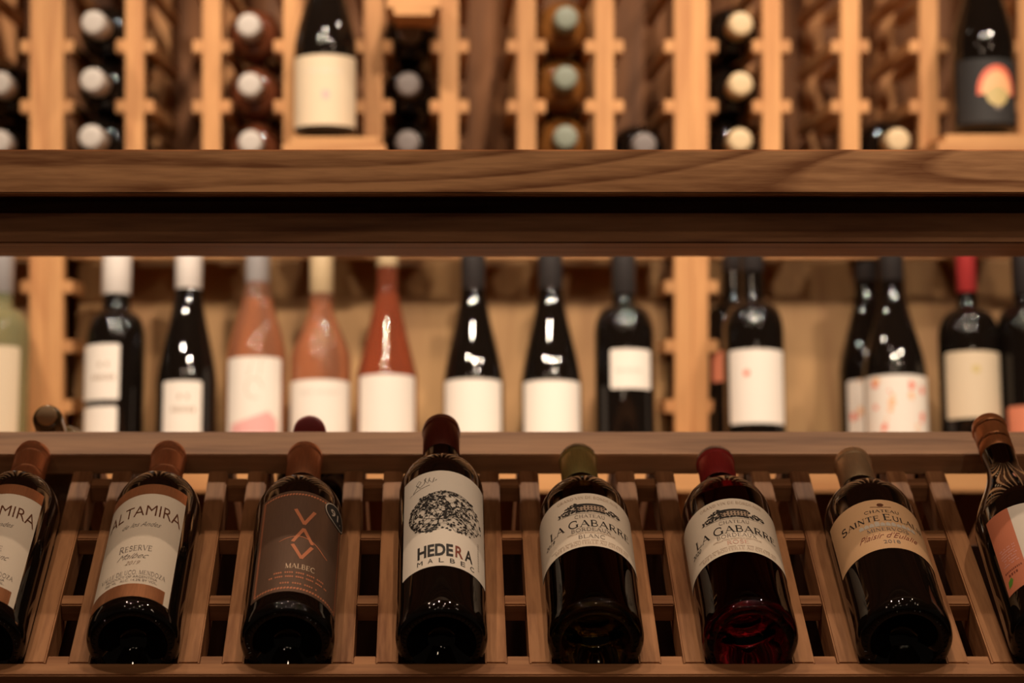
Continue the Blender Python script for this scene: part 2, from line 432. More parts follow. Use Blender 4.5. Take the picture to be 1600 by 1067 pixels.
def marks_bm(rows, seed=1):
    """rows of (v, width, height): print too small to read, as short dashes"""
    r = random.Random(seed); out = []
    for v, wd, h in rows:
        u = -wd / 2
        while u < wd / 2:
            l_ = h * r.uniform(.35, .6)
            if r.random() > .12: out.append([(u, v), (u + l_, v), (u + l_, v + h), (u, v + h)])
            u += l_ + h * .35
    return poly_bm(out)
class Label:
    """a paper label wrapped on a bottle: patches and lettering become meshes curved round its glass"""
    def __init__(self, bottle, R, mat, u0, u1, v0, v1, name='label', round_=0.0, label=None):
        self.R = R; self.b = bottle; self.layer = 2
        bm = round_rect_bm(u0, u1, v0, v1, round_) if round_ else rect_bm([(u0, u1, v0, v1)])
        wrap(bm, R + 0.0003)
        self.o = from_bm(name, bm, mat, bottle, True)
        if label: self.o['label'] = label
    def put(self, name, bm, mat, u=0.0, v=0.0, rot=0.0, lift=None, label=None):
        if rot:
            bmesh.ops.rotate(bm, verts=bm.verts[:], cent=(0, 0, 0), matrix=Matrix.Rotation(rot, 3, 'Z'))
        for q in bm.verts: q.co.x += u; q.co.y += v
        wrap(bm, self.R + 0.0003 + (0.00012 * (lift or self.layer)), 0.0)
        o = from_bm(name, bm, mat, self.o, False)
        if label: o['label'] = label
        return o

def set_pose(o, base, elev, lean=0.0, spin=0.0):
    """lay a bottle with its neck up and away: elev = slope of its axis, lean = sideways turn, spin about its own axis"""
    o.location = base
    m = Matrix.Rotation(-lean, 3, 'Z') @ Matrix.Rotation(-(pi / 2 - elev), 3, 'X') @ Matrix.Rotation(spin, 3, 'Z')
    o.rotation_euler = m.to_euler()

# ------------------------------------------------------------------ setting
def struct(name, size, centre, mat):
    return tag(box(name, size, centre, mat, None, 0, 0), kind='structure')
struct('floor', (7, 6.2, 0.04), (0.1, 0.9, -0.02), FLOOR_M)
struct('wall_back', (7, 0.05, 2.75), (0.1, 3.475, 1.375), W_WALL)
struct('ceiling', (7, 6.2, 0.04), (0.1, 0.9, 2.77), CEIL_M)

# ------------------------------------------------------------------ the slanted display rack in front
A_S = radians(28.0)
B0 = at(686, 1010, 1.98); B0.x = 0
O = at(686, 1036, 1.987); O.x = 0
es = Vector((0, cos(A_S), sin(A_S))); en = Vector((0, -sin(A_S), cos(A_S)))
def sp(x, s, h): return O + es * s + en * h + Vector((x, 0, 0))
PITCHX = 0.124
def XK(k): return -0.246 + PITCHX * (k - 2)

rack = empty('display_rack', (0.1, 2.15, 0), 'slanted reddish wood display rack holding the front row of reclining bottles', 'wine rack')
x0, x1 = XK(0) - 0.09, XK(9) + 0.09
def sbox(name, x, w, s0, s1, h0, h1, mat):
    return box(name, (w, s1 - s0, h1 - h0), sp(x, (s0 + s1) / 2, (h0 + h1) / 2), mat, rack, A_S)
sbox('front_lip', (x0 + x1) / 2, x1 - x0, -0.0165, 0.0, -0.048, 0.0, W_X)
sbox('neck_rail', (x0 + x1) / 2, x1 - x0, 0.3100, 0.354, -0.0045, 0.0165, W_RAIL)
for k in range(0, 10):
    for sgn in (-1, 1):
        sbox('slat', XK(k) + sgn * 0.044, 0.0175, 0.0006, 0.3095, -0.036, 0.0, W_Y)
        sbox('slat_end', XK(k) + sgn * 0.044, 0.0175, 0.3095, 0.350, -0.036, -0.005, W_Y)
RZ = sp(0, 0.358, 0)        # the ridge; the rear slope mirrors the front one
A_R = -A_S
esr = Vector((0, cos(A_R), sin(A_R))); enr = Vector((0, -sin(A_R), cos(A_R)))
def rp(x, s, h): return RZ + esr * s + enr * h + Vector((x, 0, 0))
for k in range(0, 10):
    for sgn in (-1, 1):
        box('slat', (0.0175, 0.33, 0.036), rp(XK(k) + sgn * 0.044, 0.167, -0.020), W_Y, rack, A_R)
box('rear_lip', (x1 - x0, 0.0165, 0.048), rp((x0 + x1) / 2, 0.342, -0.024), W_X, rack, A_R)
for k in range(0, 9):
    xg = XK(k) + PITCHX / 2
    for s in (0.0075, 0.098, 0.203, 0.2935):
        sbox('cross_block', xg, 0.0195, s - 0.0075, s + 0.0075, -0.020, -0.003, W_X)
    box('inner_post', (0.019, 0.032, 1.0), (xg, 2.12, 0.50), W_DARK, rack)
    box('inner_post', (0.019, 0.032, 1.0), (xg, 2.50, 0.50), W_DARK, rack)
for x in (x0 - 0.02, x1 + 0.02):
    box('end_upright', (0.04, 0.07, 1.358), (x, 2.12, 0.679), W_Z, rack)
    box('end_upright', (0.04, 0.07, 1.358), (x, 2.28, 0.679), W_Z, rack)
    box('end_rail', (0.04, 0.70, 0.06), (x, 2.30, 1.0), W_Y, rack)
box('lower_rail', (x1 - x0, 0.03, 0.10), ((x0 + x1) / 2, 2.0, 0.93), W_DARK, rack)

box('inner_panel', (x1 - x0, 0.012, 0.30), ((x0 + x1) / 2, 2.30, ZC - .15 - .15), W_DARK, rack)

# upper shelf over it
shelf = empty('upper_shelf', (0.1, 2.2, ZC + .12), 'long thick wooden shelf spanning the whole picture above the reclining bottles', 'shelf')
zt, zb = at(800, 233.5, 2.08).z, at(800, 302, 2.08).z
xa, xb = x0 - 0.04, x1 + 0.04
box('shelf_board', (xb - xa, 0.272, zt - zb), ((xa + xb) / 2, 2.216, (zt + zb) / 2), W_FACE, shelf)
z2t, z2b = at(800, 333, 2.11).z, at(800, 380, 2.11).z
box('shelf_rail', (xb - xa, 0.219, z2t - z2b), ((xa + xb) / 2, 2.11 + 0.1095, (z2t + z2b) / 2), W_X, shelf)
box('spacer_strip', (xb - xa, 0.10, zb - z2t + 0.002), ((xa + xb) / 2, 2.22, (zb + z2t) / 2), W_X, shelf)

# ------------------------------------------------------------------ bottles
def bottle(label, kind, R, L, hb, glass, cap_mat, cap_len, group=None, rn=0.0149, rings=(), top_mat=None, top_len=0.010, seg=96, name='wine_bottle', knurl=False, ):
    o = empty(name, (0, 0, 0), label, 'wine bottle', group)
    bm = lathe(bottle_profile(kind, R, L, hb, rn), seg)
    if knurl:                                # moulded dots round the heel
        n = 46
        for i in range(n):
            a = 2 * pi * i / n
            m = Matrix.Translation(((R - .0072) * sin(a), -(R - .0072) * cos(a), 0.0003)) @ Matrix.Rotation(a, 4, 'Z') @ Matrix.Diagonal((0.0007, 0.0018, 0.0009, 1))
            bmesh.ops.create_icosphere(bm, subdivisions=1, radius=1.0, matrix=m)
    from_bm('glass_body', bm, glass, o, True)
    if cap_mat:
        cp = capsule_profile(L, cap_len, rn, rings=rings)
        cap = from_bm('capsule', lathe(cp, 64), cap_mat, o, True)
        if top_mat:
            tp = [(r + 0.0003, z + 0.0002) for r, z in cp if z > L - top_len] 
            tp[-1] = (0, tp[-1][1])
            from_bm('capsule_top', lathe(tp, 64), top_mat, cap, True)
    return o

R_OF = {1: .038, 2: .038, 3: .0382, 4: .0373, 5: .0391, 6: .0391, 7: .0392, 8: .0405}
BED = B0                                      # centre of a bottle's base, on the bottle axis
def lay(o, k, elev=28.5, spin=0.0, dx=0.0, lift=0.0, back=0.0, lean=0.0):
    lift += max(0, sqrt(R_OF[k] ** 2 - .03525 ** 2) - .0155)
    p = BED + Vector((XK(k) + dx, 0, 0)) + en * lift + es * back
    set_pose(o, p, radians(elev), lean, spin)

# --- the two pale labels with copper bands
def altamira(k, variety, label):
    R = 0.0380
    b = bottle(label, 'bordeaux', R, 0.3085, 0.197, BLACK_GLASS, COPPER_CAP, 0.060, rings=(0.014, 0.042), knurl=True)
    l = Label(b, R, PAPER_WARM, -.043, .032, .0150, .1895)
    l.put('copper_band', rect_bm([(-.043, .0265, .0150, .0335)]), COPPER_FOIL, lift=1)
    l.put('copper_band', rect_bm([(-.043, .032, .1735, .1895)]), COPPER_FOIL, lift=1)
    z = -.004
    bm = sans_bm('ALTAMIRA', .0165, .068, 0, -0.006)
    for v in bm.verts:                       # the ends of the word ride lower and larger than its middle
        q = abs(v.co.x) / .033; v.co.y = v.co.y * (1 + .25 * q) - .006 * q * q
    l.put('lettering', bm, INK_BROWN, z, .1385)
    l.put('lettering', sans_bm('de los Andes', .0075, .034, .6, -0.01), INK_GREY, z, .1210)
    l.put('lettering', roman_bm('RESERVE', .0080, .028, 1.25), INK_GREY, z - .001, .0830)
    l.put('lettering', sans_bm(variety, .0085, .027 if len(variety) < 8 else .045, .7, -0.01), INK_GREY, z - .002, .0715)
    l.put('lettering', sans_bm('2019', .0060, .013, .5), INK_LIGHT, z - .001, .0620)
    l.put('lettering', roman_bm('VALLE DE UCO, MENDOZA', .0062, .057, 1.0), INK_GREY, z, .0470)
    l.put('lettering', sans_bm('PRODUCT OF ARGENTINA', .0036, .044), INK_GREY, z, .0418)
    l.put('lettering', sans_bm('750 ML   ALC. 14.2% BY VOL.', .0034, .045), INK_GREY, z, .0370)
    lay(b, k)
    return b
altamira(1, 'Cabernet Franc', 'copper capped bottle with white label cut by the left frame edge, reading Franc')
altamira(2, 'Malbec', 'copper capped bottle with whole white label reading Reserve Malbec above a copper band')

# --- brown satin label
R = 0.0382
b = bottle('dark bottle with brown satin label, copper zigzag emblem and round 91 sticker', 'bordeaux', R, 0.3070, 0.190, BLACK_GLASS, COPPER_CAP, 0.058, knurl=True)
l = Label(b, R, PAPER_BROWN, -.034, .053, .0220, .1780)
uc = .009
bd = []
for i in range(30):                          # tooled border all round
    t = i / 29
    for v in (.0270, .1725):
        u = -.029 + t * .077
        bd.append([(u - .0008, v - .0018), (u + .0010, v - .0006), (u + .0008, v + .0018), (u - .0010, v + .0006)])
for i in range(44):
    v = .028 + i / 43 * .144
    for u in (-.0300, .0490):
        bd.append([(u - .0018, v - .0008), (u + .0006, v - .0010), (u + .0018, v + .0008), (u - .0006, v + .0010)])
l.put('border_ornament', poly_bm(bd), INK_COPPER, lift=1)
em = []
ribbon([(-.0085, .1480), (.0003, .1245)], .0031, None, em); ribbon([(.0085, .1480), (-.0003, .1245)], .0031, None, em)
ribbon([(-.0085, .0965), (.0003, .1180)], .0031, None, em); ribbon([(.0085, .0965), (-.0003, .1180)], .0031, None, em)
ribbon([(-.0085, .0925), (.0003, .0715)], .0031, None, em); ribbon([(.0085, .0925), (-.0003, .0715)], .0031, None, em)
ribbon([(-.020 + .044 * t / 20, .0965 + .009 * sin(pi * min(1, t / 20 * 1.05 + .05)) - .0095 * (t / 20) ** 3) for t in range(21)], .0006, .0012, em)
l.put('emblem', poly_bm(em), INK_COPPER, uc, 0)
l.put('lettering', roman_bm('MALBEC', .0070, .025, 1.0), INK_CREAM, uc, .0560)
fine = []
for row, (v, n, wd) in enumerate(((.0485, 26, .046), (.0425, 30, .050), (.0330, 16, .030))):
    for i in range(n):
        u = (i / (n - 1) - .5) * wd
        if (i * 7 + row) % 5: fine.append([(u - .0006, v), (u + .0006, v), (u + .0006, v + .0022), (u - .0006, v + .0022)])
l.put('fine_print', poly_bm(fine), INK_COPPER, uc, 0)
st = Label(b, R, PAPER_BLACK, .0300, .0301, .17, .1701, 'round_sticker')
bpy.data.objects.remove(st.o)
ring = bmesh.new()
vs = [ring.verts.new((.0415 + .0150 * cos(2 * pi * i / 40), .1660 + .0150 * sin(2 * pi * i / 40), 0)) for i in range(40)]
ring.faces.new(vs); wrap(ring, R + .0006)
stk = from_bm('round_sticker', ring, PAPER_BLACK, b, True)
class _L: pass
sl = Label.__new__(Label); sl.R = R + .0004; sl.b = b; sl.layer = 2; sl.o = stk
sl.put('sticker_ring', poly_bm(ribbon(arc(.0415, .1660, .0140, .0140, 0, 360, 40), .0011)), INK_SILVER)
sl.put('lettering', sans_bm('91.', .0105, .0155, 0, .01), INK_SILVER, .0412, .1608)
lay(b, 3)

# --- the label with a tree of vines
R = 0.0373
b = bottle('tall maroon capped bottle with round vine tree drawing on its white label', 'bordeaux', R, 0.3245, 0.207, BLACK_GLASS, MAROON_CAP, 0.052, rn=.0158, knurl=True)
l = Label(b, R, PAPER_WHITE, -.038, .0475, .0570, .1965)
rnd = random.Random(11)
vines, leaves = [], []
def leaf(x, y, a, s):
    pts = []
    for i in range(10):
        r = s * (1.0 if i % 2 == 0 else .42) * (1.3 if i == 0 else 1)
        t = a + 2 * pi * i / 10
        pts.append((x + r * cos(t), y + r * sin(t)))
    leaves.append(pts)
CU, CV, RU, RV = .0045, .1335, .0345, .0315
def inside(x, y, k=1.0): return ((x - CU) / RU) ** 2 + ((y - CV) / RV) ** 2 < k * k and y > .1065 + .15 * abs(x - CU) * .4
def vine(x, y, a, curl, n, wd, depth):
    pts = [(x, y)]
    for i in range(n):
        a += curl + rnd.uniform(-.16, .16)
        x += cos(a) * .0017; y += sin(a) * .0017
        if not inside(x, y): a += .6 * (1 if curl > 0 else -1); x = pts[-1][0]; y = pts[-1][1]; continue
        pts.append((x, y))
        if rnd.random() < .17: leaf(x + rnd.uniform(-.001, .001), y + rnd.uniform(-.001, .001), rnd.uniform(0, 6), rnd.uniform(.0011, .0020))
        if depth and rnd.random() < .15:
            vine(x, y, a + rnd.choice((-1, 1)) * rnd.uniform(.5, 1.2), rnd.uniform(-.16, .16), int(n * .62), wd * .72, depth - 1)
    if len(pts) > 1: ribbon(pts, wd, wd * .45, vines)
ribbon([(-.014, .1085), (-.007, .1120), (-.003, .1170), (-.0025, .1230)], .0006, .0013, vines)
for a0, c0 in ((.3, .08), (.9, .06), (1.3, -.06), (1.9, .05), (2.4, -.07), (2.9, -.05), (.1, .02), (3.2, .02), (.6, -.05)):
    vine(-.0025, .1230, a0, c0, 24, .00062, 3)
for rr in (1.0, .93, .86):                    # long runners along the crown's outline
    for k in range(3):
        a0 = rnd.uniform(0, 60) + 50 * k
        ribbon([(CU + RU * rr * cos(radians(t)) + rnd.uniform(-.0003, .0003), CV + RV * rr * sin(radians(t))) for t in [a0 + i * 4 for i in range(22)] if sin(radians(t)) > -.62], .0005, .0003, vines)
for i in range(150):
    t = rnd.uniform(0, 2 * pi); q = sqrt(rnd.random())
    x, y = CU + RU * 1.05 * q * cos(t), CV + RV * 1.05 * q * sin(t)
    if inside(x, y, 1.08): leaf(x, y, rnd.uniform(0, 6), rnd.uniform(.0010, .0019))
l.put('vine_drawing', poly_bm(vines), INK, lift=2)
l.put('vine_leaves', poly_bm(leaves), INK, lift=3)
l.put('lettering', sans_bm('HEDE', .0165, .0305, 0, .035), INK, -.0055, .0715)
l.put('lettering', sans_bm('R', .0165, .0068, 0, .02), INK_RED, .0150, .0715, label='oxblood letter R')
l.put('lettering', sans_bm('A', .0165, .0078, 0, .02), INK, .0240, .0715)
for i, ch in enumerate('MALBEC'):
    l.put('lettering', sans_bm(ch, .0065, .0042 if ch != 'M' else .0050, 0, 0), INK, -.0185 + i * .0092, .0615)
bars = []
for i in range(34):
    v = .0690 + i * .00115
    if i % 3 != 2: bars.append([(.0345, v), (.0345 + .0022 * (.5 + .5 * rnd.random()), v), (.0362, v + .0004), (.0345, v + .0004)])
l.put('fine_print', poly_bm(bars), INK_GREY)
sig = [(-.026, .172), (-.022, .178), (-.018, .184), (-.020, .187), (-.023, .182), (-.019, .176), (-.015, .180), (-.0135, .188), (-.015, .186), (-.012, .179), (-.010, .187), (-.011, .184), (-.008, .179), (-.006, .186), (-.007, .180), (-.004, .183)]
l.put('signature', poly_bm(ribbon(sig, .0005) + ribbon([(-.030, .170), (-.020, .1735), (-.010, .176)], .0004)), INK)
lay(b, 4, 31.6, lift=0.001)

# --- the two castle labels
def gabarre(k, colour, year, glass, cap, top, label, spin, R=0.0391, dv=0.0, lean=0.0, LL=0.2985):
    b = bottle(label, 'bordeaux', R, LL, 0.185, glass, cap, LL - 0.2455, rn=.0157, top_mat=top, top_len=.0085, knurl=True)
    l = Label(b, R, PAPER_WARM, -.064, .066, .0860 + dv, .1700 + dv)
    P = lambda *a, **kw: l.put(*a, **kw)
    bm = roman_bm('GRAND VIN DE BORDEAUX', .0040, .056); P('lettering', bm, INK_LIGHT, .001, .1610 + dv)
    r2 = random.Random(3)
    dark, mid = [], []
    mid.append([(-.012, .140), (.015, .140), (.015, .1485), (-.012, .1485)])
    for i in range(9):
        u = -.0105 + i * .0029
        for v in (.1412, .1452): dark.append([(u, v), (u + .0012, v), (u + .0012, v + .0022), (u, v + .0022)])
    dark.append([(-.0135, .1485), (.0165, .1485), (.013, .1515), (-.010, .1515)])
    for i in range(150):
        u = r2.uniform(-.027, .030); side = abs(u - .0015) / .028
        hmax = .006 + .008 * (1 - side) if u < -.008 or u > .014 else .002
        v = .1375 + r2.random() * hmax
        s = r2.uniform(.0006, .0016)
        dark.append([(u - s, v), (u, v - s * .6), (u + s, v), (u, v + s)])
    for i in range(60):
        u = r2.uniform(-.020, -.004); v = .147 + r2.random() * .007 * (1 - abs(u + .012) / .009)
        dark.append([(u - .001, v), (u, v - .0007), (u + .001, v), (u, v + .001)])
    sky = []
    for i in range(8):
        sky += ribbon([(-.022 + i * .002, .1555 + i * .0003), (-.010 + i * .0035, .1562 + i * .0003)], .00025)
    up = lambda c: .1400 + (c - .1375) * .92 + dv
    P('castle_drawing', poly_bm([[(a, up(c)) for a, c in q] for q in dark]), INK, lift=3)
    P('castle_front', poly_bm([[(a, up(c)) for a, c in q] for q in mid]), INK_LIGHT, lift=1)
    P('ground_line', poly_bm([[(a, up(c)) for a, c in q] for q in ribbon([(-.024, .1362), (0, .1352), (.028, .1362)], .0005, .0003)]), INK_GREY)
    P('lettering', roman_bm('CHATEAU', .0050, .026), INK_GREY, .001, .1305 + dv)
    P('lettering', roman_bm('LA GABARRE', .0100, .077, 1.12), INK, .001, .1165 + dv)
    P('lettering', roman_bm('BORDEAUX', .0052, .034), INK_GREY, .001, .1095 + dv)
    P('lettering', sans_bm('APPELLATION BORDEAUX CONTROLEE', .0024, .042), INK_LIGHT, .001, .1055 + dv)
    P('lettering', roman_bm(colour, .0056, .0045 * len(colour)), INK_PINK if colour != 'BLANC' else INK_GREY, .001, .0985 + dv)
    fp = []
    for i in range(60):
        u = (i / 59 - .5) * .074
        if i % 6 != 5: fp.append([(u - .0004, .0945 + dv), (u + .0004, .0945 + dv), (u + .0004, .0957 + dv), (u - .0004, .0957 + dv)])
    P('fine_print', poly_bm(fp), INK_LIGHT)
    P('lettering', roman_bm('MIS EN BOUTEILLE AU CHATEAU', .0040, .068), INK_LIGHT, .001, .0892 + dv)
    P('lettering', sans_bm(year, .0055, .012, 0.3), INK, -.0385, .1010 + dv + .008)
    lay(b, k, spin=spin, lean=lean)
    return b
gabarre(5, 'BLANC', '2019', GREEN_GLASS, OLIVE_CAP, CREAM_TOP, 'white wine bottle with olive gold capsule and castle label reading Bordeaux Blanc', 0.0)
gabarre(6, 'ROSE', '2020', ROSE_GLASS, RED_CAP, PINK_TOP, 'rose wine bottle with red capsule, castle label and glowing red base', -0.09, dv=-.0085, LL=.2945)

# --- peach label
R = 0.0392
b = bottle('dark bottle with gold capsule and peach label on the slanted rack', 'bordeaux', R, 0.2925, 0.180, BLACK_GLASS, GOLD_CAP, 0.052, rn=.0155, knurl=True)
l = Label(b, R, PAPER_PEACH, -.0545, .0560, .0825, .1590)
l.put('crest', poly_bm([arc(0, .1500, .0030, .0026, 0, 330, 11)[:-1]] + ribbon([(-.009, .1478), (0, .1462), (.009, .1478)], .0005)), INK_BROWN)
l.put('lettering', roman_bm('CHATEAU', .0040, .030), INK, 0, .1385)
l.put('lettering', roman_bm('SAINTE EULALIE', .0078, .080, 1.3), INK, 0, .1255)
bld = []
r3 = random.Random(5)
for i in range(11):
    u = -.023 + i * .0046; h = .0025 + .002 * r3.random() + (.002 if i in (3, 6) else 0)
    bld.append([(u, .1165), (u + .0040, .1165), (u + .0040, .1165 + h), (u + .0020, .1185 + h), (u, .1165 + h)])
l.put('village_drawing', poly_bm(bld), INK_SILVER)
l.put('lettering', roman_bm('MINERVOIS', .0050, .036), INK_GREY, .001, .1095)
l.put('lettering', sans_bm("Plaisir d'Eulalie", .0085, .052, .6, -.005), INK_RED, 0, .0985)
l.put('lettering', sans_bm('2018', .0052, .014), INK_GREY, .001, .0900)
lay(b, 7)

# --- burgundy bottle at the right edge
R = 0.0405
b = bottle('sloping shouldered bottle with orange screw cap and coral and white label at the right edge', 'burgundy', R, 0.3095, 0.150, BLACK_GLASS, ORANGE_CAP, 0.050, rings=(0.014, 0.017, 0.036), rn=0.0145, knurl=True)
l = Label(b, R, PAPER_WHITE, -.046, .046, .0330, .1330)
l.put('coral_panel', rect_bm([(-.046, -.0225, .0330, .1330)]), PAPER_CORAL, lift=1)
ft = []
r4 = random.Random(9)
for row in range(7):
    n = 10
    for i in range(n):
        u = -.042 + i * .0016; v = .086 - row * .0034
        if r4.random() > .15: ft.append([(u - .0006, v), (u + .0006, v), (u + .0006, v + .0012), (u - .0006, v + .0012)])
l.put('fine_print', poly_bm(ft), PAPER_PINK, .001, 0)
l.put('small_print', marks_bm([(.0575, .016, .0022), (.0520, .010, .0030)], 6), INK_RED, -.0345, 0)
l.put('leaf_mark', poly_bm([[(-.043, .040), (-.039, .042), (-.0365, .047), (-.038, .051), (-.042, .048)]]), INK_GREEN)
l.put('round_emblem', poly_bm([arc(-.006, .104, .0058, .0058, 0, 345, 23)]), INK_GREY)
l.put('line_drawing', poly_bm(ribbon(arc(-.004, .078, .012, .014, 40, 280, 20), .0004) + ribbon(arc(-.002, .080, .007, .009, 60, 300, 16), .0003)), INK_LIGHT)
lay(b, 8, 33.0, lift=0.001)

# --- two bottles on the rear slope, only their necks show over the rail
def rear(k, dx, s_end, label, glass, cap, rise):
    o = bottle(label, 'bordeaux', 0.0375, 0.30, 0.190, glass, cap, 0.045, rn=0.0140)
    el = radians(27.5)
    tip = rp(XK(k) + dx, 0.005, rise)
    ax = Vector((0, -cos(el), sin(el)))        # from base to mouth, towards the camera
    o.location = tip - ax * 0.30
    o.rotation_euler = (pi / 2 - el, 0, 0)
    return o
o = rear(1, 0, 0, 'uncapped bottle mouth with cork lying on the rail at the left', BROWN_GLASS, None, 0.033)
from_bm('cork', lathe([(0, .295), (.0095, .295), (.0098, .3003), (.0085, .3012), (0, .3012)], 32), CORK, o, True)
rear(3, 0.0, 0, 'dark red bottle top just showing above the rail behind the brown labelled bottle', BLACK_GLASS, DKRED_CAP, 0.020)

# ------------------------------------------------------------------ the wall rack behind
YW = 3.10
SC = FPX / YW
def px_x(px, Y=YW): return (px - PX) / FPX * Y
def px_z(py, Y=YW): return at(PX, py, Y).z
RAIL_Y = [-116, -22, 72, 166, 260]               # pixel heights of the bottle rails above the display row
RAIL_W = [72, 166, 260, 354, 448, 541, 635]      # at the wide posts they run on down
Z_SPLIT = px_z(345)
Z_LOW = px_z(790)
def back_rack(label, posts):
    """posts: (pixel x, wide?)"""
    xs = [px_x(p) for p, wd in posts]
    o = empty('wall_wine_rack', ((xs[0] + xs[-1]) / 2, 3.25, 0), label, 'wine rack', 'wine rack units along the back wall')
    for p, wd in posts:
        x = px_x(p); half = 0.01055 if wd else 0.0118
        if wd:
            box('wide_post', (2 * half, 0.026, 2.45), (x, YW + .013, 1.225), WB_Z, o)
            rows = RAIL_Y[:2] + RAIL_W
        else:
            box('post', (2 * half, 0.022, 2.45 - Z_SPLIT), (x, YW + .011, (2.45 + Z_SPLIT) / 2), WB_Z, o)
            rows = RAIL_Y[1:4]
        for y in rows:
            for sg in ((-1, 1) if not wd else ((1,) if (p == posts[0][0]) else (-1,))):
                ln = 0.30 if y < 300 else 0.10
                box('bottle_rail', (0.0125, ln, 0.0165), (x + sg * (half + 0.00625), YW + .001 + ln / 2, px_z(y)), WB_Y, o)
        if not wd:
            box('back_post', (0.024, 0.022, 2.45 - Z_SPLIT), (x, YW + .311, (2.45 + Z_SPLIT) / 2), WB_Z, o)
    xa_, xb_ = xs[0], xs[-1]
    # sloping back panel and ledge of the display row
    w_ = xb_ - xa_ - 0.02
    box('header_rail', (w_, 0.03, 0.05), ((xa_ + xb_) / 2, YW + .06, Z_SPLIT - 0.02), WB_X, o)
    tl = radians(-13)
    zc = (px_z(720) + px_z(330)) / 2
    box('back_panel', (w_, 0.012, 0.36), ((xa_ + xb_) / 2, YW + 0.125, zc + .01), W_PANEL, o, tl)
    return o
LEFT = [(85, 1), (209, 0), (330, 0), (457, 0), (583, 0), (702, 0), (823, 0), (945, 0), (1067.5, 1)]
rA = back_rack('pale pine wall rack in the middle, between the two wide posts', LEFT)
rB = back_rack('pale pine wall rack at the right, starting at the wide post', [(1094, 1), (1207, 0), (1330, 0), (1453, 0), (1607, 0), (1735, 1)])
rC = back_rack('pale pine wall rack of which only its last bay shows at the left edge', [(-560, 1), (-430, 0), (-308, 0), (-184, 0), (-56, 0), (58.5, 1)])
# ledges: front board and sloping top on which the display row stands
LZ = px_z(738, 2.98)
for r_, a_, b_ in ((rA, 72, 1080.5), (rB, 1081, 1735), (rC, -560, 71.5)):
    xa_, xb_ = px_x(a_), px_x(b_)
    box('ledge_front', (xb_ - xa_ - .004, 0.018, 0.026), ((xa_ + xb_) / 2, 2.965, LZ - .010), WB_X, r_)
    box('ledge_top', (xb_ - xa_ - .004, 0.15, 0.014), ((xa_ + xb_) / 2, 3.045, LZ + 0.006), WB_X, r_, radians(9))
    box('lower_front', (xb_ - xa_, 0.02, LZ - .03), ((xa_ + xb_) / 2, YW + .03, (LZ - .03) / 2), W_WALL, r_)

# --- standing bottles of the display row
def stand(label, x, Y, zbase, kind, R, L, hb, glass, cap, cap_len, lean=0.16, spin=0.0, group=None, rn=0.014):
    o = bottle(label, kind, R, L, hb, glass, cap, cap_len, group, rn, seg=48)
    o.location = (x, Y, zbase)
    o.rotation_euler = (-lean, 0, 0)
    m = Matrix.Rotation(-lean, 3, 'X') @ Matrix.Rotation(spin, 3, 'Z')
    o.rotation_euler = m.to_euler()
    return o
YD = 3.03
def row_bottle(px, label, kind, glass, cap, cap_y, body_y, R=0.0375, top_y=None, Y=YD, spin=0.0, L=None, rn=0.0145):
    zb_ = LZ + 0.012 + 0.0
    x = px_x(px, Y)
    z_of = lambda y: (at(PX, y, Y + 0.03).z - zb_) / cos(.16)
    hb = z_of(body_y)
    Lb = L or (z_of(top_y) if top_y else 0.292)
    cl = Lb - z_of(cap_y)
    return stand(label, x, Y, zb_, kind, R, Lb, hb, glass, cap, cl, spin=spin, rn=rn), z_of, R
def lab(t, u0px, u1px, y0, y1, bx, mat, name='label', Y=YD, rnd_=0.003):
    b, z_of, R = t
    s = FPX / (Y - R)
    f = lambda p: R * math.asin(max(-.985, min(.985, (p - bx) / s / R)))
    return Label(b, R, mat, f(u0px), f(u1px), max(.008, z_of(y1)), z_of(y0), name, rnd_)

G = 'display row'
t = row_bottle(176, 'black bottle with white capsule and two stacked white labels', 'bordeaux', BLACK_GLASS, WHITE_CAP, 462, 535, rn=.0175)
l = lab(t, 131, 190, 545, 631, 176, PAPER_WHITE); cx = (t[1](545) + t[1](631)) / 2
l.put('small_print', marks_bm([(cx + .006, .010, .006), (cx - .010, .026, .006)], 2), INK_LIGHT, -.011, 0)
lab(t, 133, 188, 641, 695, 176, PAPER_WHITE, 'lower_label')
t = row_bottle(290, 'black sloping bottle with white capsule and small low white label', 'burgundy', BLACK_GLASS, WHITE_CAP, 456, 600, rn=.0160)
l = lab(t, 257, 318, 602, 690, 290, PAPER_WHITE); cx = t[1](640)
l.put('small_print', marks_bm([(cx + .008, .010, .006), (cx - .008, .026, .006)], 2), INK_LIGHT, -.002, 0)
t = row_bottle(399, 'salmon rose bottle with silver capsule and tall pale label turning pink below', 'burgundy', SALMON_GLASS, SILVER_CAP, 466, 560, L=.30)
l = lab(t, 356, 440, 565, 695, 399, PAPER_WHITE)
l.put('pink_wash', poly_bm([[(-.031, .030), (.031, .030), (.031, t[1](662)), (.018, t[1](648)), (.005, t[1](655)), (-.012, t[1](662)), (-.031, t[1](668))]]), PAPER_PINK, lift=1)
l.put('drawing', poly_bm(ribbon([(-.008, .10), (0, .125), (.006, .10), (.010, .13)], .0012) + ribbon(arc(0, .085, .010, .012, 0, 300, 16), .0010)), INK_LIGHT)
t = row_bottle(500, 'salmon rose bottle with pale gold capsule and wide cream label', 'burgundy', SALMON_GLASS, CREAM_CAP, 460, 560, top_y=385, rn=.0140)
l = lab(t, 454, 546, 600, 715, 500, PAPER_WHITE)
l.put('small_print', marks_bm([(t[1](622), .048, .004)], 5), INK_SILVER)
t = row_bottle(604, 'deep orange pink bottle with long conical neck and plain white label', 'provence', SALMON_DARK, CREAM_CAP, 418, 585, top_y=380, rn=.0130)
l = lab(t, 562, 648, 592, 715, 604, PAPER_WHITE)
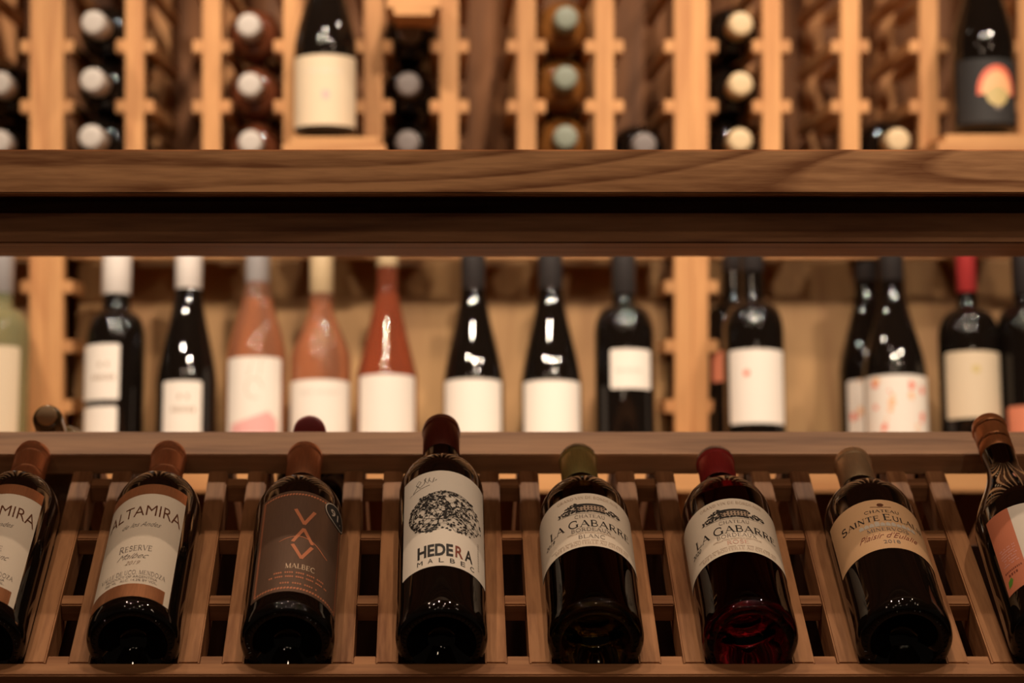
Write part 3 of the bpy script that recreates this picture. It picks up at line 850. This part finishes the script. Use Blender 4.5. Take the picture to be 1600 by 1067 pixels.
t = row_bottle(740, 'black sloping bottle with charcoal capsule and wide white label just behind the vine tree bottle', 'burgundy', BLACK_GLASS, BLACK_CAP, 460, 600)
l = lab(t, 697, 785, 599, 715, 742, PAPER_WHITE)
t = row_bottle(862, 'black sloping bottle with charcoal capsule and white label above the olive capped bottle', 'burgundy', BLACK_GLASS, BLACK_CAP, 456, 600)
l = lab(t, 818, 906, 601, 715, 862, PAPER_WHITE)
t = row_bottle(978, 'black square shouldered bottle with small oblong white label left of the wide post', 'bordeaux', BLACK_GLASS, BLACK_CAP, 462, 525)
l = lab(t, 952, 1016, 553, 614, 978, PAPER_WHITE)
l.put('small_print', marks_bm([(t[1](590), .034, .006)], 6), INK_SILVER, .003, 0)
t = row_bottle(1181, 'black bottle with big bright white label and tiny orange mark right of the wide post', 'bordeaux', BLACK_GLASS, BLACK_CAP, 425, 520)
l = lab(t, 1138, 1223, 553, 667, 1180, PAPER_WHITE)
l.put('orange_mark', poly_bm([arc(-.014, t[1](590), .0040, .0040, 0, 340, 17)]), INK_CORAL)
t2 = row_bottle(1152, 'bottle with red label peeking out behind the big white labelled bottle', 'bordeaux', BLACK_GLASS, BLACK_CAP, 425, 520, Y=3.11, L=.29)
l = lab(t2, 1112, 1190, 555, 602, 1152, PAPER_CORAL, Y=3.11)
t = row_bottle(1402, 'black sloping bottle with red and white patterned wraparound label', 'burgundy', BLACK_GLASS, BLACK_CAP, 440, 580, R=.0385)
l = lab(t, 1353, 1450, 593, 715, 1402, PAPER_WHITE)
r6 = random.Random(21)
def splat(l, tt, n, seed):
    r6 = random.Random(seed); A, Bp = [], []
    for i in range(n):
        u = r6.uniform(-.036, .036); v = r6.uniform(tt[1](705), tt[1](598)); s = r6.uniform(.002, .006)
        (A if i % 2 else Bp).append([(u + s * (.6 + .4 * r6.random()) * cos(a), v + s * (.6 + .8 * r6.random()) * sin(a)) for a in [k * pi / 3 for k in range(6)]])
    l.put('red_pattern', poly_bm(A), INK_CORAL, lift=1); l.put('orange_pattern', poly_bm(Bp), INK_ORANGE, lift=2)
splat(l, t, 24, 4)
t = row_bottle(1362, 'black sloping bottle with the same red pattern, half hidden behind its twin', 'burgundy', BLACK_GLASS, BLACK_CAP, 440, 580, R=.0385, Y=3.125, L=.292)
l = lab(t, 1322, 1400, 600, 700, 1362, PAPER_WHITE, Y=3.125); splat(l, t, 24, 8)
t = row_bottle(1520, 'black bottle with wine red capsule and cream label with small round crest', 'bordeaux', BLACK_GLASS, RED_CAP, 458, 530, rn=.0120)
l = lab(t, 1477, 1563, 556, 659, 1520, PAPER_CREAM)
l.put('crest', poly_bm([arc(0, t[1](584), .0055, .0055, 0, 340, 17)]), INK_OLIVE)
t = row_bottle(1612, 'black bottle with small low red label at the right frame edge', 'bordeaux', BLACK_GLASS, BLACK_CAP, 462, 525)
l = lab(t, 1571, 1600, 640, 700, 1612, PAPER_CORAL)
t = row_bottle(-6, 'pale green white wine bottle cut by the left frame edge', 'bordeaux', PALE_GLASS, SILVER_CAP, 460, 530)
l = lab(t, -48, 32, 548, 700, -6, PAPER_CREAM)

# --- the two bottles on show in the upper rack, each on a little block
def show_block(px0, px1, ytop, ybot, Y, label):
    x0_, x1_ = px_x(px0, Y), px_x(px1, Y)
    zt_, zb_ = px_z(ytop, Y), px_z(ybot, Y)
    bm = bmesh.new(); bmesh.ops.create_cube(bm, size=1.0)
    for v in bm.verts: v.co = Vector((v.co.x * (x1_ - x0_), v.co.y * 0.115, v.co.z * (zt_ - zb_)))
    ed = [e for e in bm.edges if abs(e.verts[0].co.x - e.verts[1].co.x) < 1e-6 and abs(e.verts[0].co.z - e.verts[1].co.z) < 1e-6]
    bmesh.ops.bevel(bm, geom=ed, offset=0.009, segments=4, affect='EDGES')
    o = from_bm('bottle_stand', bm, WB_X)
    o.location = ((x0_ + x1_) / 2, YW - .0585, (zt_ + zb_) / 2)
    return tag(o, label, 'stand', 'small pine display stands fixed to the wall rack')
YS = 3.045
show_block(441, 602, 214, 262, YS - .058, 'rounded pine block under the white labelled bottle in the upper rack')
show_block(1466, 1650, 210, 262, YS - .058, 'rounded pine block under the black labelled bottle at upper right')
show_block(604, 688, -30, 24, YS - .058, 'rounded pine block cut by the top frame edge over the grey capped bottles')
def show_bottle(px, base_y, label, hb):
    zb_ = px_z(base_y - 1, YS)
    z_of = lambda y: (at(PX, y, YS - .02).z - zb_) / cos(.07)
    o = stand(label, px_x(px, YS), YS, zb_, 'burgundy', 0.0385, 0.295, hb, BLACK_GLASS, BLACK_CAP, .055, lean=0.07)
    return o, z_of, 0.0385
t = show_bottle(508, 214, 'black sloping bottle with big cream label standing in the upper rack', .112)
l = lab(t, 460, 556, 90, 207, 508, PAPER_CREAM, Y=YS)
l.put('small_print', marks_bm([(t[1](118), .046, .004)], 7), INK_SILVER)
l.put('pink_mark', poly_bm([arc(.002, t[1](153), .0050, .0060, 0, 340, 17)]), PAPER_PINK)
t = show_bottle(1540, 210, 'black bottle with glowing coral mushroom mark on its black label, upper right', .112)
l = lab(t, 1494, 1586, 96, 205, 1540, PAPER_BLACK, Y=YS)
def blob(cx, cy, rx, ry, wob, ph=0.0, n=28):
    return [(cx + rx * (1 + wob * sin(5 * a + ph)) * cos(a), cy + ry * (1 + wob * cos(4 * a + ph)) * sin(a)) for a in [2 * pi * k / n for k in range(n)]]
vz = t[1]
l.put('coral_cap', poly_bm([[(.0085 + .0255 * cos(radians(a)), vz(148) + .0330 * sin(radians(a)) - (.004 if a in (0, 180) else 0)) for a in range(0, 181, 9)]]), INK_CORAL, lift=2)
l.put('pale_cap', poly_bm([[(.0085 + .0205 * cos(radians(a)), vz(152) + .0290 * sin(radians(a))) for a in range(0, 181, 9)]]), INK_ORANGE, lift=3)
l.put('beige_stem', poly_bm([blob(.0085, vz(155), .0150, .0120, .08)]), INK_OLIVE, lift=4)
l.put('grey_root', poly_bm([[(.000, vz(164)), (.017, vz(164)), (.012, vz(176)), (.006, vz(176))]]), INK_GREY, lift=3)

# --- bottles lying in the rack with their necks towards the room
def lying(px, py, label, glass, cap, proto={}, out=0.0, yaw=0.0, pitch=0.0):
    key = (glass.name, cap.name)
    if key not in proto:
        o = bottle(label, 'bordeaux', 0.0358, 0.300, 0.190, glass, cap, 0.050, 'wine bottles lying in the wall rack', 0.0142, seg=48)
        proto[key] = o
    else:
        src = proto[key]
        o = src.copy(); C.objects.link(o); o['label'] = label
        for ch in list(src.children):
            c = ch.copy(); C.objects.link(c); c.parent = o
    Yt = 3.085 - out
    p = at(px, py, Yt)
    m = Matrix.Rotation(yaw, 3, 'Z') @ Matrix.Rotation(pi / 2 + pitch, 3, 'X')
    ax = m @ Vector((0, 0, 1))
    o.location = p - ax * 0.300
    o.rotation_euler = m.to_euler()
    return o
ORD = ('topmost', 'middle', 'lowest')
def column(xs, ys, what, glass, cap, out=0.0, yaw=0.0, pitch=0.0):
    for i, y in enumerate(ys):
        x = xs[i] if isinstance(xs, (list, tuple)) else xs
        word = ORD[i + (3 - len(ys))] if len(ys) > 1 else 'single'
        lying(x, y, word + ' ' + what, glass, cap, out=out, yaw=yaw, pitch=pitch)
column((145, 143, 141), (35, 125, 214), 'white capped lying bottle in the black filled bay beside the left wide post', BLACK_GLASS, DULL_CAP, .045, -.05, 0)
column((388, 390, 391), (39, 132, 222), 'white capped bottle of the russet stack left of the cream labelled bottle', RUST_GLASS, DULL_CAP, .02)
column((640, 638, 637), (45, 131, 222), 'grey capped black bottle in the bay right of the cream labelled bottle', BLACK_GLASS, GREY_CAP)
column((885, 884, 884), (28, 121, 214), 'grey green capped bottle of the amber stack in the upper rack', AMBER_GLASS, GREYGREEN_CAP, .01)
column(1007, (226,), 'dark capped bottle lying low between amber stack and wide post', BLACK_GLASS, GREY_CAP)
column((1158, 1158, 1157), (37, 131, 219), 'cream gold capped black bottle right of the right wide post', BLACK_GLASS, CREAM_CAP, .01)
column(1404, (219,), 'cream capped bottle lying low left of the mushroom labelled bottle', BLACK_GLASS, CREAM_CAP, .01)
column((-2, -3), (130, 222), 'pale capped bottle cut by the left frame edge in the upper rack', GREEN_GLASS, DULL_CAP, .01)
